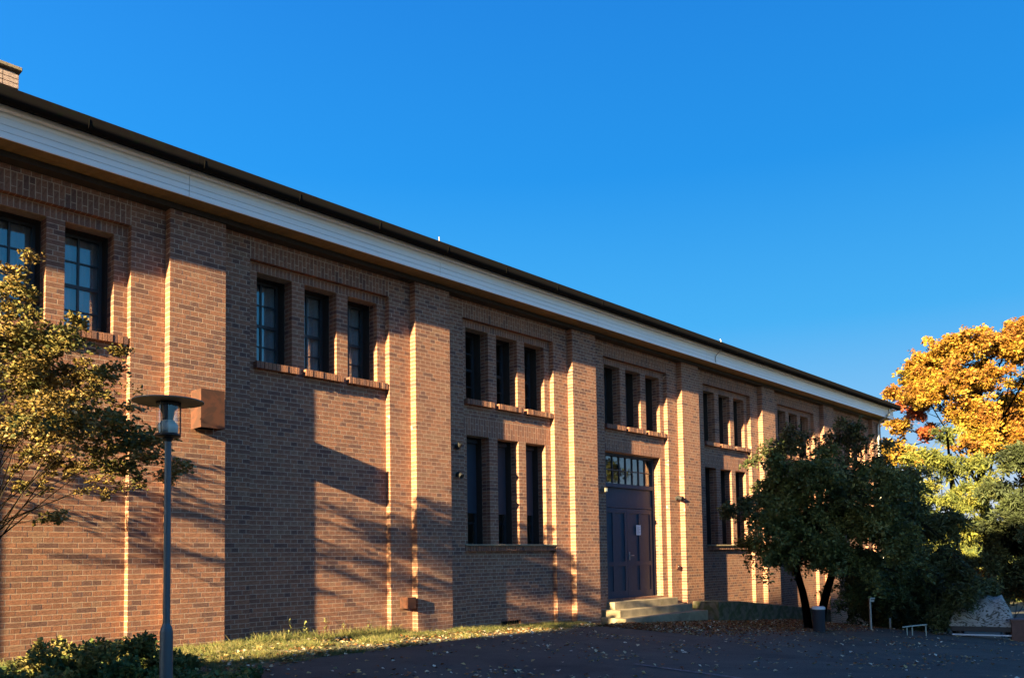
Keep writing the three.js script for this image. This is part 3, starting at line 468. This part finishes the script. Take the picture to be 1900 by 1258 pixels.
const PAD = {
  left: [[-3.48, 4.72, 1.76, 0.4, 0], [-3.21, 4.25, 1.65, 0.6, 0], [-3.2, 4.16, 2.62, 0.28, 0], [-2.93, 4.44, 2.42, 0.13, 1], [-3.09, 3.79, 1.3, 0.69, 0], [-2.68, 3.92, 1.74, 0.49, 1], [-2.95, 3.7, 3.25, 0.21, 1], [-3.28, 3.14, 2.65, 0.55, 0], [-3.02, 3.15, 3.3, 0.41, 0], [-2.49, 3.13, 2.95, 0.39, 0], [-2.58, 2.73, 3.78, 0.28, 0], [-2.13, 2.68, 3.26, 0.17, 0], [-2.45, 2.73, 2.47, 0.33, 0], [-2.98, 2.79, 2.77, 0.28, 0], [-3.25, 5.31, 1.77, 0.14, 1], [-3.49, 5.06, 1.69, 0.21, 1], [-3.37, 2.11, 2.9, 0.16, 2], [-3.23, 2.51, 1.82, 0.16, 2], [-4.03, 4.31, 1.83, 0.66, 3], [-4.27, 3.65, 1.14, 0.86, 3], [-4.02, 3.12, 1.68, 0.54, 3], [-4.41, 2.92, 0.28, 0.5, 3], [-4.97, 3.43, 0.5, 0.6, 3], [-6.4, 4.6, 1.5, 0.5, 2], [-7.4, 4.1, 1.6, 0.55, 2], [-8.3, 3.6, 1.3, 0.5, 2], [-6.0, 3.7, 1.1, 0.4, 2], [-3.45, 3.9, 1.9, 0.37, 1], [-3.06, 3.52, 2.31, 0.34, 1], [-3.23, 3.21, 1.6, 0.39, 1], [-2.39, 3.04, 2.0, 0.3, 1], [-2.34, 2.99, 2.88, 0.26, 0], [-3.53, 3.38, 2.02, 0.37, 1], [-2.82, 3.25, 2.13, 0.35, 0], [-2.92, 4.02, 1.32, 0.4, 0], [-3.41, 4.34, 1.64, 0.38, 0], [-2.61, 3.61, 2.06, 0.26, 1], [-2.86, 2.83, 1.77, 0.29, 0], [-3.26, 2.85, 1.9, 0.25, 0], [-3.43, 4.82, 1.8, 0.22, 0], [-2.52, 3.37, 2.94, 0.14, 1], [-2.31, 4.3, 1.85, 0.11, 0], [-2.32, 2.55, 3.34, 0.13, 0], [-2.5, 2.57, 1.96, 0.2, 1]],
  right: [[14.65, 4.4, 2.42, 0.62, 1], [14.32, 4.55, 3.46, 0.66, 1], [15.94, 4.82, 3.82, 0.65, 1], [15.9, 4.43, 4.6, 0.67, 1], [14.2, 3.41, 2.74, 0.8, 0], [13.82, 3.51, 3.93, 0.9, 0], [16.28, 3.57, 4.07, 1.02, 0], [14.62, 3.24, 5.47, 0.81, 0], [13.09, 2.46, 2.93, 0.64, 0], [14.05, 2.39, 3.36, 0.92, 0], [15.48, 2.4, 3.76, 1.04, 0], [14.82, 2.34, 4.97, 0.97, 0], [14.21, 1.84, 2.08, 0.45, 0], [15.01, 1.68, 2.53, 0.53, 0], [14.03, 1.75, 4.18, 0.59, 0], [15.58, 1.47, 4.39, 0.66, 0], [14.81, 1.93, 5.54, 0.73, 0], [12.72, 2.76, 2.13, 0.22, 1], [12.33, 2.91, 2.86, 0.26, 1], [18.34, 0.83, 3.18, 0.74, 0], [19.23, 0.64, 3.64, 0.87, 0], [20.0, 0.86, 4.16, 0.9, 0], [13.55, 1.71, 2.85, 0.53, 0], [14.57, 1.34, 4.36, 0.52, 0], [13.91, 1.8, 3.69, 0.52, 0], [13.86, 3.92, 3.08, 0.55, 0], [14.9, 4.08, 3.77, 0.63, 0], [15.88, 3.8, 4.51, 0.64, 0], [13.6, 2.92, 3.45, 0.68, 0], [14.93, 2.93, 4.14, 0.76, 0], [16.21, 2.66, 4.76, 0.71, 0], [15.38, 1.48, 3.33, 0.52, 0], [17.5, 1.23, 3.82, 0.61, 0], [13.6, 2.96, 2.72, 0.42, 0], [14.11, 4.91, 3.28, 0.31, 1], [15.55, 5.08, 4.26, 0.31, 1]],
  shrub: [[19.95, 1.02, 3.08, 0.91, 0], [22.39, 1.32, 3.26, 1.15, 0], [21.25, 1.49, 4.58, 0.83, 0], [21.6, -0.08, 2.1, 0.8, 0], [21.16, -0.03, 3.27, 0.94, 0], [22.19, 0.11, 3.93, 0.95, 0], [22.3, 2.81, 3.68, 0.96, 0], [22.21, 2.6, 4.51, 0.77, 0], [20.44, 2.68, 3.46, 0.84, 0], [21.56, 0.57, 4.91, 0.5, 0], [20.9, -0.37, 4.52, 0.52, 0], [21.61, -0.48, 2.76, 0.56, 0], [21.25, 3.88, 3.89, 0.68, 0], [18.04, 0.34, 5.79, 0.44, 0], [17.73, 0.57, 6.21, 0.37, 0], [17.85, -0.09, 5.56, 0.38, 0], [18.52, 0.76, 6.34, 0.35, 0], [19.43, 0.66, 6.58, 0.33, 0], [19.81, 1.02, 5.55, 0.53, 0]],
  larch: [[33.73, 6.82, 1.6, .58, 0], [31.74, 5.33, 1.82, .96, 0], [34.22, 5.47, 2.33, 1.0, 0], [30.38, 4.03, 1.53, 1.12, 0], [31.68, 3.79, 2.61, 1.3, 0], [34.06, 4.33, 3.07, .89, 0], [33.35, 2.47, 2.43, 1.21, 0], [32.78, 1.2, 2.21, .97, 0], [33.2, 2.67, 3.14, .82, 0], [32.53, 2.5, 1.15, .94, 0], [31.21, 5.62, .81, .81, 1], [31.77, 5.02, .05, .71, 1]],
  dark: [[27.64, 4.9, 5.48, .7, 0], [29.14, 3.98, 4.53, .74, 0], [28.77, 3.51, 5.3, .96, 0], [29.17, 2.44, 4.64, .92, 0], [30.31, 1.83, 4.91, 1.04, 0], [28.54, 1.23, 4.51, .72, 0], [29.03, .72, 5.13, .8, 0], [28.35, 2.76, 6.08, 1.55, 0], [29.03, .82, 5.95, 1.37, 0], [29.42, 4.8, 5.89, 1.0, 0]],
  orange: [[31.78, 0.72, 3.19, 0.66, 0], [32.6, 0.08, 3.77, 0.76, 0], [31.94, -0.13, 3.33, 0.58, 0], [32.09, 0.21, 4.47, 0.65, 0], [30.1, 0.27, 3.17, 0.47, 0], [31.43, 0.03, 5.2, 0.84, 0]],
  maple: [[42.84, 10.68, -3.54, .55, 0], [46.19, 12.29, -3.42, .97, 0], [47.01, 13.23, -2.42, 1.16, 0], [46.16, 13.41, -.66, 1.12, 0], [46.93, 13.83, .14, .68, 0], [48.29, 13.38, 1.0, 1.0, 0], [49.93, 14.66, 1.4, .9, 0], [45.28, 10.82, -2.66, 1.13, 0], [45.53, 11.26, -1.15, 1.24, 0], [48.06, 11.81, -.3, 1.27, 0], [46.67, 9.52, -.68, 1.37, 0], [51.56, 9.61, -.65, 1.47, 0], [52.86, 10.39, .28, 1.21, 0], [46.48, 7.75, -.09, 1.23, 0], [51.27, 8.15, .23, 1.32, 0], [46.69, 9.9, -3.61, .52, 1], [47.97, 10.85, -4.54, .54, 1], [47.78, 8.92, -3.21, .59, 1], [45.8, 9.19, -4.43, .65, 0], [46.55, 7.67, -4.9, .86, 0], [50.8, 13.7, 2.49, 1.91, 0], [53.25, 10.79, 2.61, 2.63, 0], [53.53, 8.09, 1.73, 2.0, 0]],
};
const OLIVE = [[.045, .054, .009], [.062, .066, .010], [.085, .078, .012], [.115, .09, .013], [.15, .095, .014], [.19, .12, .026], [.25, .18, .075]];
const DEEP = [[.042, .060, .014], [.052, .072, .015], [.066, .086, .017], [.085, .096, .019], [.11, .104, .02]];
const SHADETOP = [[.030, .046, .010], [.04, .052, .012], [.055, .055, .014], [.08, .06, .016]];  // crown tops tinted darker, shade put into the leaf colour
const GOLD = [[.14, .052, .006], [.20, .075, .006], [.235, .105, .007], [.26, .135, .008], [.27, .16, .010], [.21, .145, .012]];
const RED = [[.20, .035, .012], [.26, .05, .014], [.30, .08, .012]];
const LIME = [[.034, .048, .008], [.06, .074, .010], [.09, .10, .013], [.125, .13, .016], [.165, .15, .018]];
{
  const base = V(-3.9, groundH(-3.9, 1.5), 1.5);
  const t = thing('autumn_tree', 'small autumn tree with olive and orange leaves at the left edge, before the brick wall', 'tree');
  const fork = [[-3.85, 1.35, 1.5], [-3.8, 1.65, 1.55], [-3.9, 1.9, 1.5]];
  mesh('trunk', [limb([base.clone().add(V(0, -.3, 0)), V(-3.92, .8, 1.48), V(-3.86, 1.4, 1.5), V(-3.92, 2.0, 1.48)], .075, .05, 9, 10)], M.bark, t);
  mesh('branches', limbs(fork, PAD.left.filter((p, i) => i % 2 === 0 || p[3] > .4), .02, 31, 5, .16), M.bark, t);
  foliage('crown', PAD.left, 1650, sprig(5, 4, .042, .0145, .075), [OLIVE, OLIVE.slice(2), OLIVE, OLIVE], 41, t, { sparse: [1, .9, .4, .3], flat: .6, nf: 1.6, reach: 1.1, droop: .3, along: 16, lat: .035, wood: 2 });
}
{
  const bx = 15.2, bz = 3.4, y0 = groundH(bx, bz);
  const t = thing('garden_tree', 'dark green bushy tree on twin leaning trunks in front of the far windows', 'tree');
  const w = [limb([V(bx - .25, y0 - .3, bz - .2), V(bx - .33, .4, bz - .28), V(bx - .5, 1.3, bz - .4), V(bx - .6, 2.4, bz - .3)], .13, .07, 8, 10), limb([V(bx - .1, y0 - .3, bz - .1), V(bx + .1, .5, bz + .12), V(bx + .25, 1.4, bz + .35), V(bx + .15, 2.5, bz + .5)], .14, .07, 8, 10)];
  mesh('trunk', [w[0]], M.darkBark, t); mesh('trunk', [w[1]], M.darkBark, t);
  mesh('branches', limbs([[bx - .5, 1.4, bz - .4], [bx + .25, 1.5, bz + .35], [bx - .6, 2.3, bz - .3], [bx + .16, 2.4, bz + .5]], PAD.right, .05, 32, 4, .1), M.darkBark, t);
  foliage('crown', PAD.right, 820, sprig(6, 6, .08, .028, .18), [DEEP, SHADETOP], 42, t, { sparse: [1, .5], flat: .75, reach: 1.25, droop: .5, along: 22, lat: .07, wood: 6, thick: 2, bark: M.darkBark });
}
{
  const t = thing('weeping_evergreen', 'dense dark evergreen shrub hanging down to the yard beyond the twin-trunk tree', 'shrub');
  mesh('trunk', [limb([V(21.6, groundH(21.6, 3.4) - .3, 3.4), V(21.5, .8, 3.5), V(21.5, 3.2, 3.7)], .14, .05, 7, 8)], M.darkBark, t);
  mesh('branches', limbs([[21.5, .8, 3.5], [21.5, 1.8, 3.6], [21.5, 2.8, 3.7]], PAD.shrub, .045, 33, 3, .1), M.darkBark, t);
  foliage('crown', PAD.shrub, 1000, sprig(7, 7, .14, .026, .22), [[[.034, .048, .013], [.042, .058, .016], [.052, .068, .018], [.062, .075, .02]]], 43, t, { flat: .95, droop: 1.0, along: 26, lat: .09 });
}
{
  const t = thing('yellowing_conifer', 'yellow-green sunlit conifer below the golden tree at right', 'tree');
  const y0 = groundH(32.8, 2);
  mesh('trunk', [limb([V(32.8, y0 - .3, 2), V(32.8, 3, 2), V(33.4, 6.9, 1.7)], .2, .04, 7, 8)], M.bark, t);
  mesh('branches', limbs([[32.8, 2, 2], [32.85, 3.5, 2], [33.1, 5, 1.9]], PAD.larch, .05, 34, 3, .02), M.bark, t);
  foliage('crown', PAD.larch, 560, sprig(8, 7, .16, .028, .24), [LIME, [...LIME, ...GOLD.slice(2, 4)]], 44, t, { flat: .7, droop: .35, along: 24, lat: .09 });
}
{
  const t = thing('dark_conifer', 'dark green conifer at the right edge of the picture', 'tree'); const y0 = groundH(29.2, 5.4);
  mesh('trunk', [limb([V(29.2, y0 - .3, 5.4), V(29.2, 2, 5.4), V(28.8, 5.4, 5.6)], .2, .05, 7, 8)], M.darkBark, t);
  mesh('branches', limbs([[29.2, 1, 5.4], [29.15, 2.5, 5.4], [29, 4, 5.5]], PAD.dark, .05, 35, 3, .05), M.darkBark, t);
  foliage('crown', PAD.dark, 620, sprig(9, 7, .17, .032, .24), [[[.022, .032, .010], [.03, .042, .012], [.04, .054, .014], [.062, .07, .018]]], 45, t, { flat: .7, droop: .35, along: 24, lat: .09 });
}
{
  const t = thing('orange_bush', 'low bush with dull orange leaves above the parked cars', 'bush'); const y0 = groundH(32, 3.8);
  mesh('stems', limbs([[32, y0 - .1, 3.8], [32.3, y0 - .1, 4.0]], PAD.orange, .03, 36, 3, .1), M.darkBark, t);
  foliage('crown', PAD.orange, 420, sprig(10, 6, .10, .035, .2), [[[.10, .06, .015], [.20, .09, .015], [.28, .12, .02], [.08, .08, .02]]], 46, t, { flat: .7 });
}
{
  const t = thing('golden_maple', 'tall golden-orange maple rising behind the far end of the hall', 'tree'); const y0 = groundH(49, -.5);
  mesh('trunk', [limb([V(49.6, y0 - .4, -.6), V(49.4, 3, -.7), V(48.9, 7, -.8), V(48.6, 10.5, -.6), V(48.6, 13, 0)], .38, .08, 9, 14)], M.darkBark, t);
  mesh('branches', limbs([[49.2, 5, -.7], [48.9, 7, -.8], [48.7, 9, -.7], [48.6, 10.5, -.6]], PAD.maple, .09, 37, 5, .05), M.darkBark, t);
  foliage('crown', PAD.maple.map(([x, y, z, R, k]) => [x, y, z, R * 1.2, k]), 380, sprig(11, 5, .19, .075, .3), [GOLD, RED], 47, t, { flat: .85, droop: .12, along: 12, lat: .16, nf: .6, wood: 3, thick: 5, bark: M.darkBark });
}
{
  // woodland belt that closes the view behind the yard
  const r = rng(71), pads = []; for (let i = 0; i < 60; i++) { const a = i / 59, x = 58 + 14 * r() - 6 * a, z = -14 + 46 * a; pads.push([x, -.6 + r() * 3.4, z, 1.9 + r() * 1.2, r() > .8 ? 1 : 0]); }
  const holder = new THREE.Group(); const im = foliage('woodland', pads, 90, sprig(12, 8, .36, .12, .7), [DEEP, LIME], 48, holder, { flat: .9, along: 20, lat: .3 }); scene.add(im); im.name = numbered('far_woodland'); tag(im, 'dark far belt of trees closing the view behind the yard', 'woodland', null, 'stuff');
}
{
  // ground cover round the lamp post
  const r = rng(81), pads = []; for (let i = 0; i < 95; i++) { const x = -4.9 + 3.5 * r(), z = 2.7 + 3.6 * r(); if (x > -1.9 - (z - 3.4) * .15 && z > 3.6) continue; const h = .07 + .15 * r() * smooth(-1.6, -3.2, x); pads.push([x, groundH(x, z) + h * .6, z, .16 + h * .4, r() > .8 ? 1 : 0]); }
  for (let i = 0; i < 12; i++) { const x = -3.6 + 1.3 * r(), z = 2.6 + .9 * r(); pads.push([x, groundH(x, z) + .28 + .14 * r(), z, .10 + .08 * r(), 1]); }
  for (let i = 0; i < 46; i++) { const x = -5.2 + 3.4 * r(), z = 1.0 + 2.2 * r(); pads.push([x, groundH(x, z) + .08 + .1 * r(), z, .15 + .08 * r(), r() > .6 ? 1 : 0]); }
  for (let i = 0; i < 26; i++) { const x = -3.1 + 1.9 * r(), z = 3.6 + 1.6 * r(); if (x > -1.5 - (z - 3.6) * .5) continue; pads.push([x, groundH(x, z) + .06 + .06 * r(), z, .13 + .06 * r(), 0]); }
  const holder = new THREE.Group(); const im = foliage('ground_cover', pads, 2400, sprig(13, 5, .05, .02, .09), [[[.036, .06, .012], [.05, .075, .014], [.07, .095, .016], [.10, .115, .02]], [[.08, .09, .02], [.13, .12, .025], [.2, .16, .045]]], 49, holder, { flat: .8, droop: .2, along: 14, lat: .04 }); scene.add(im); im.name = numbered('ground_cover'); tag(im, 'dark green leafy ground cover at the foot of the lamp post', 'ground cover', null, 'stuff');
}
{
  // grass on the strip along the wall
  const r = rng(91), bl = new THREE.BufferGeometry(); bl.setAttribute('position', new THREE.Float32BufferAttribute([-.004, 0, 0, .004, 0, 0, .012, .6, .05, -.004, 0, 0, .012, .6, .05, .008, .62, .05, .008, .62, .05, .012, .6, .05, .05, 1, .16], 3)); bl.computeVertexNormals();
  const tuft = []; for (let i = 0; i < 6; i++) { const g = bl.clone(); g.scale(1, .5 + r(), 1 + r()); g.rotateY(r() * 6.28); g.translate((r() - .5) * .07, 0, (r() - .5) * .07); tuft.push(g); }
  const geo = mergeGeometries(tuft), N = 17000, im = new THREE.InstancedMesh(geo, M.leaf, N); finish(im); im.name = numbered('grass'); const m = new THREE.Matrix4(), q = new THREE.Quaternion(), e = new THREE.Euler();
  const pal = [[.07, .085, .014], [.10, .105, .02], [.145, .125, .032], [.18, .145, .05], [.05, .065, .014]]; let n = 0, guard = 0;
  while (n < N && guard++ < N * 8) {
    const x = -5 + 15.5 * Math.pow(r(), 1.25), e0 = yardEdge(x), z = .02 + (e0 + .03) * r(); const pilaster = ((x % B) + B) % B > 3.9; if (z < .3 && pilaster) continue; if (z < .14) { if (r() > .5) continue; }
    if (fbm(x * 1.1, 1.3, z * 1.4, 3) + (z < e0 * .55 ? .18 : -.06) < r() * .28 - .05) continue; if (x > 9.0 && z < 1.1) continue;
    const near = z < .5 && x > .4 && x < 3.6 ? 1.8 : 1, h = (.035 + .075 * r() * r()) * near; q.setFromEuler(e.set((r() - .5) * .5, r() * 6.28, (r() - .5) * .5)); m.compose(V(x, groundH(x, z) + bumpy(x, z) - .004, z), q, V(.9, h, h * 1.3 + .03)); im.setMatrixAt(n, m); const c = pal[Math.floor(r() * pal.length)], k = .7 + .6 * r(); im.setColorAt(n, C(c[0] * k, c[1] * k, c[2] * k)); n++;
  }
  im.count = n; scene.add(im); tag(im, 'short yellowing grass on the strip along the foot of the wall', 'grass', null, 'stuff');
  // fallen leaves
  const lg = leafGeo(.062, .028, .35), L = 16000, fl = new THREE.InstancedMesh(lg, M.leaf, L); finish(fl); fl.name = numbered('fallen_leaves'); n = 0; guard = 0;
  const lp = [[.40, .28, .10], [.46, .38, .22], [.24, .085, .018], [.17, .055, .016], [.55, .49, .36], [.30, .2, .09]];
  while (n < L && guard++ < L * 20) {
    let x, z, deep = false; const w = r();
    if (w < .5) { x = 8.6 + 11 * r(); z = .95 + 3.4 * r() * r(); deep = true; if (x > 13.9 && x < 21.6 && z < 1.2) continue; } else if (w < .9) { x = -1.5 + 24 * Math.pow(r(), 1.1); z = yardEdge(x) - .3 + 10 * r(); if (fbm(x * .7, 9, z * .7, 3) < r() * .42 - .10) continue; } else { x = -2 + 12 * r(); z = .15 + yardEdge(x) * r(); if (z < .35) continue; if (x > 9.3 && z < 1.1) continue; }
    q.setFromEuler(e.set((r() - .5) * .9, r() * 6.28, (r() - .5) * .9)); const s = .6 + .7 * r(); m.compose(V(x, groundH(x, z) + .028 + bumpy(x, z) * .5 + .012 * r(), z), q, V(s, s, s)); fl.setMatrixAt(n, m); const c = deep && r() < .75 ? lp[2 + Math.floor(r() * 2)] : lp[Math.floor(r() * lp.length)], k = .6 + .7 * r(); fl.setColorAt(n, C(c[0] * k, c[1] * k, c[2] * k)); n++;
  }
  fl.count = n; scene.add(fl); tag(fl, 'fallen autumn leaves scattered over the yard and the leaf bed', 'leaves', null, 'stuff');
  // dry stalks at the foot of the wall
  const ws = [[1.25, .16, .42], [1.55, .2, .36], [1.95, .18, .40], [2.3, .2, .3], [2.9, .16, .34]];
  for (const [i, [x, z, h]] of ws.entries()) { const t = thing('dry_weed', ['tall leaning dry weed, leftmost of those at the wall foot', 'thin upright dry weed second from the left at the wall foot', 'pale dry weed in the middle of the grass at the wall foot', 'short bushy weed right of the middle at the wall foot', 'rightmost dry weed at the wall foot near the first window bay'][i], 'weed', [x, groundH(x, z), z], 0, 'dry weeds at the foot of the wall'); const st = []; for (let k = 0; k < 4; k++) st.push(limb([V(0, -.03, 0), V(.03 * (r() - .5), h * .5, .02), V((r() - .3) * .22, h * (.7 + .4 * r()), (r() - .5) * .1)], .004, .0015, 4, 5)); mesh('stalks', st, mat({ color: C(.32, .26, .14), roughness: 1 }), t); const lv = []; for (let k = 0; k < 14; k++) { const g = leafGeo(.06, .012); g.rotateZ(r() * 1.2); g.rotateY(r() * 6.28); g.translate((r() - .5) * .08, h * (.15 + .7 * r()), (r() - .5) * .05); lv.push(g); } const lm = M.leaf.clone(); lm.color.setRGB(.2, .2, .06); mesh('leaves', mergeGeometries(lv), lm, t); }
}
// ---------------------------------------------------------------- small things across the yard
{
  const bx = 13.95, bz = 3.88, y = groundH(bx, bz) + .022, t = thing('litter_bin', 'dark blue litter bin with a pale lid before the twin-trunk tree', 'bin', [bx, y, bz]);
  mesh('drum', new THREE.LatheGeometry([[.001, 0], [.13, 0], [.14, .02], [.155, .54], [.16, .55], [.15, .55]].map(([a, b]) => new THREE.Vector2(a, b)), 22), M.bin, t);
  mesh('lid', new THREE.LatheGeometry([[.155, .552], [.165, .556], [.166, .60], [.13, .625], [.001, .635]].map(([a, b]) => new THREE.Vector2(a, b)), 22), M.lid, t);
  mesh('foot', new THREE.TorusGeometry(.135, .012, 6, 20).rotateX(Math.PI / 2).translate(0, .012, 0), M.darkMetal, t);
  const px = 16.91, pz = 4.07, p = thing('bollard_lamp', 'slim pale post with a short arm at its top, right of the bin', 'post', [px, groundH(px, pz) + .02, pz], -.7);
  mesh('pole', [cyl(0, -.1, .87, 0, .03, .028, 12)], M.zinc, p); mesh('arm', [rbox(-.02, .13, .83, .88, -.03, .03, .008)], M.zinc, p); mesh('sign_plate', [rbox(.03, .12, .76, .81, -.008, .008, .003)], M.zinc, p);
  const qx = 18.6, qz = 4.0, s = thing('marker_post', 'short thin pale marker post between the slim post and the low rail', 'post', [qx, groundH(qx, qz) + .02, qz]); mesh('pole', [cyl(0, -.1, .30, 0, .03, .028, 10)], M.zinc, s); mesh('cap', [cyl(0, .30, .325, 0, .034, .02, 10)], M.zinc, s);
  const ax = 15.98, az = 5.25, cx = 16.40, cz = 5.63, ra = thing('low_rail', 'low pale green metal rail at the edge of the yard left of the cars', 'rail', [ax, groundH(ax, az) + .02, az], -Math.atan2(cz - az, cx - ax));
  const L = Math.hypot(cx - ax, cz - az); for (const x of [.06, .2, L]) mesh('post', [cyl(x, -.1, .22, 0, .014, .014, 8)], M.rail, ra); mesh('rail', [tube([V(-.06, .2, 0), V(.2, .225, 0), V(L + .03, .25, 0)], .017, 8, 8)], M.rail, ra);
}
{
  const x = 17.9, z = 6.55, t = thing('covered_trailer', 'low trailer under a pale grey leaf-strewn tarpaulin at the right edge of the yard', 'trailer', [x, groundH(x, z) + .02, z], Math.PI + .25);
  // local +x is its near end
  const tarp = mat({ map: colorTex(256, (u, v) => { const n = tile(u, v, 5, 5), l = smooth(.06, .14, tile(u, v, 22, 4, 17)), a = 1 + .35 * n; return [(.27 * (1 - l) + .05 * l) * a, (.255 * (1 - l) + .045 * l) * a, (.215 * (1 - l) + .025 * l) * a]; }), roughness: .75, side: THREE.DoubleSide });
  const rows = [[.02, .30, .74], [-.10, .48, .72], [-.36, .78, .68], [-.55, .97, .62], [-.75, 1.03, .58], [-1.5, 1.04, .58], [-1.9, .9, .62], [-2.1, .30, .72]], pos = [], uv = [], idx = [], n = 14;
  rows.forEach(([lx, ly, hw], i) => { for (let j = 0; j <= n; j++) { const s = j / n * 2 - 1, side = Math.abs(s) > .78 ? (Math.abs(s) - .78) / .22 : 0; const yy = ly - side * Math.max(0, ly - .30) - .03 * Math.cos(j * 2.1 + i) * (i && i < 7 ? 1 : 0); pos.push(lx + .012 * Math.sin(j * 3 + i * 2), yy, clamp(s / .78, -1, 1) * hw + Math.sign(s) * side * (.76 - hw)); uv.push(j / n * 1.4, i * .28); } });
  for (let i = 0; i < rows.length - 1; i++) for (let j = 0; j < n; j++) { const a = i * (n + 1) + j, b = a + n + 1; idx.push(a, b, a + 1, a + 1, b, b + 1); }
  const g = new THREE.BufferGeometry(); g.setAttribute('position', new THREE.Float32BufferAttribute(pos, 3)); g.setAttribute('uv', new THREE.Float32BufferAttribute(uv, 2)); g.setIndex(idx); g.computeVertexNormals();
  mesh('tarpaulin', g, tarp, t);
  mesh('bed', [rbox(-2.1, 0, .16, .30, -.72, .72, .015)], M.darkMetal, t);
  mesh('tail_bar', [rbox(.0, .04, .06, .10, -.70, .70, .01)], M.lid, t);
  for (const sg of [-.5, .5]) mesh('tail_bracket', [box(-.1, .0, .08, .16, sg - .02, sg + .02)], M.darkMetal, t);
  for (const sg of [-1, 1]) { const w = part('wheel', t); w.position.set(-1.05, .2, sg * .66); mesh('tyre', new THREE.TorusGeometry(.15, .055, 8, 20), M.darkMetal, w); mesh('rim', new THREE.CylinderGeometry(.11, .11, .07, 14).rotateX(Math.PI / 2), M.zinc, w); mesh('mudguard', new THREE.TorusGeometry(.235, .012, 4, 14, Math.PI).translate(-1.05, .2, sg * .76), M.darkMetal, t); }
  mesh('drawbar', [tube([V(-2.1, .2, 0), V(-2.8, .2, 0), V(-3.2, .22, 0)], .03, 8, 8)], M.darkMetal, t);
  const bx = 18.2, bz = 7.35, b = thing('brown_bin', 'reddish-brown bin beside the covered trailer, cut by the right edge', 'bin', [bx, groundH(bx, bz) + .02, bz], .3), bm = mat({ map: colorTex(128, (u, v) => { const a = 1 + .4 * tile(u, v, 8, 4); return [.10 * a, .05 * a, .04 * a]; }), roughness: .7 });
  const bs = new THREE.Shape(); bs.moveTo(-.17, 0); bs.lineTo(.17, 0); bs.lineTo(.22, .52); bs.lineTo(-.22, .52); bs.closePath();
  const bg = new THREE.ExtrudeGeometry(bs, { depth: .36, bevelEnabled: true, bevelSize: .012, bevelThickness: .012, bevelSegments: 2 }); bg.translate(0, .01, -.18); mesh('body', bg, bm, b); mesh('lid', [rbox(-.25, .25, .535, .58, -.22, .22, .015)], bm, b); mesh('handle', [tube([V(-.12, .56, -.22), V(-.12, .56, -.26), V(.12, .56, -.26), V(.12, .56, -.22)], .012, 6, 12)], M.darkMetal, b);
}

// ---------------------------------------------------------------- the tall building left of the frame that shades the yard
{
  const t = thing('neighbour_building', 'tall plain rendered building left of the picture whose shadow covers the yard', 'building');
  const x0 = -33, x1 = -9.6, z0 = 7.3, z1 = 19, H = 12.1, s = new THREE.Shape(); s.moveTo(x0, -.2); s.lineTo(x1, -.2); s.lineTo(x1, H); s.lineTo(x0, H); s.closePath();
  const wins = []; for (let r = 0; r < 4; r++) for (let i = 0; i < 7; i++) { const a = x0 + 1.3 + i * 3.2, b = a + 1.3, c = 1.1 + r * 2.8, d = c + 1.5; wins.push([a, b, c, d]); const h = new THREE.Path(); h.moveTo(a, c); h.lineTo(a, d); h.lineTo(b, d); h.lineTo(b, c); h.closePath(); s.holes.push(h); }
  const f = new THREE.ExtrudeGeometry(s, { depth: .4, bevelEnabled: false }); f.translate(0, 0, z0);
  const rm = mat({ color: C(.42, .38, .32), roughness: .95 });
  mesh('front_wall', f, rm, t); mesh('side_wall', [box(x1 - .4, x1 - .001, -.2, H, z0 + .4, z1)], rm, t); mesh('side_wall', [box(x0 + .001, x0 + .4, -.2, H, z0 + .4, z1)], rm, t); mesh('rear_wall', [box(x0 + .4, x1 - .4, -.2, H, z1 - .4, z1)], rm, t);
  mesh('roof', [box(x0 - .1, x1 + .1, H + .002, H + .25, z0 - .1, z1 + .1)], M.roof, t);
  for (const [a, b, c, d] of wins) { const w = part('window', t); mesh('frame', [box(a, a + .08, c, d, z0 + .18, z0 + .26), box(b - .08, b, c, d, z0 + .18, z0 + .26), box(a + .08, b - .08, c, c + .08, z0 + .18, z0 + .26), box(a + .08, b - .08, d - .08, d, z0 + .18, z0 + .26)], M.whiteBoard, w); mesh('pane', [box(a + .08, b - .08, c + .08, d - .08, z0 + .21, z0 + .216)], M.glass, w); }
}
renderer.render(scene, camera);
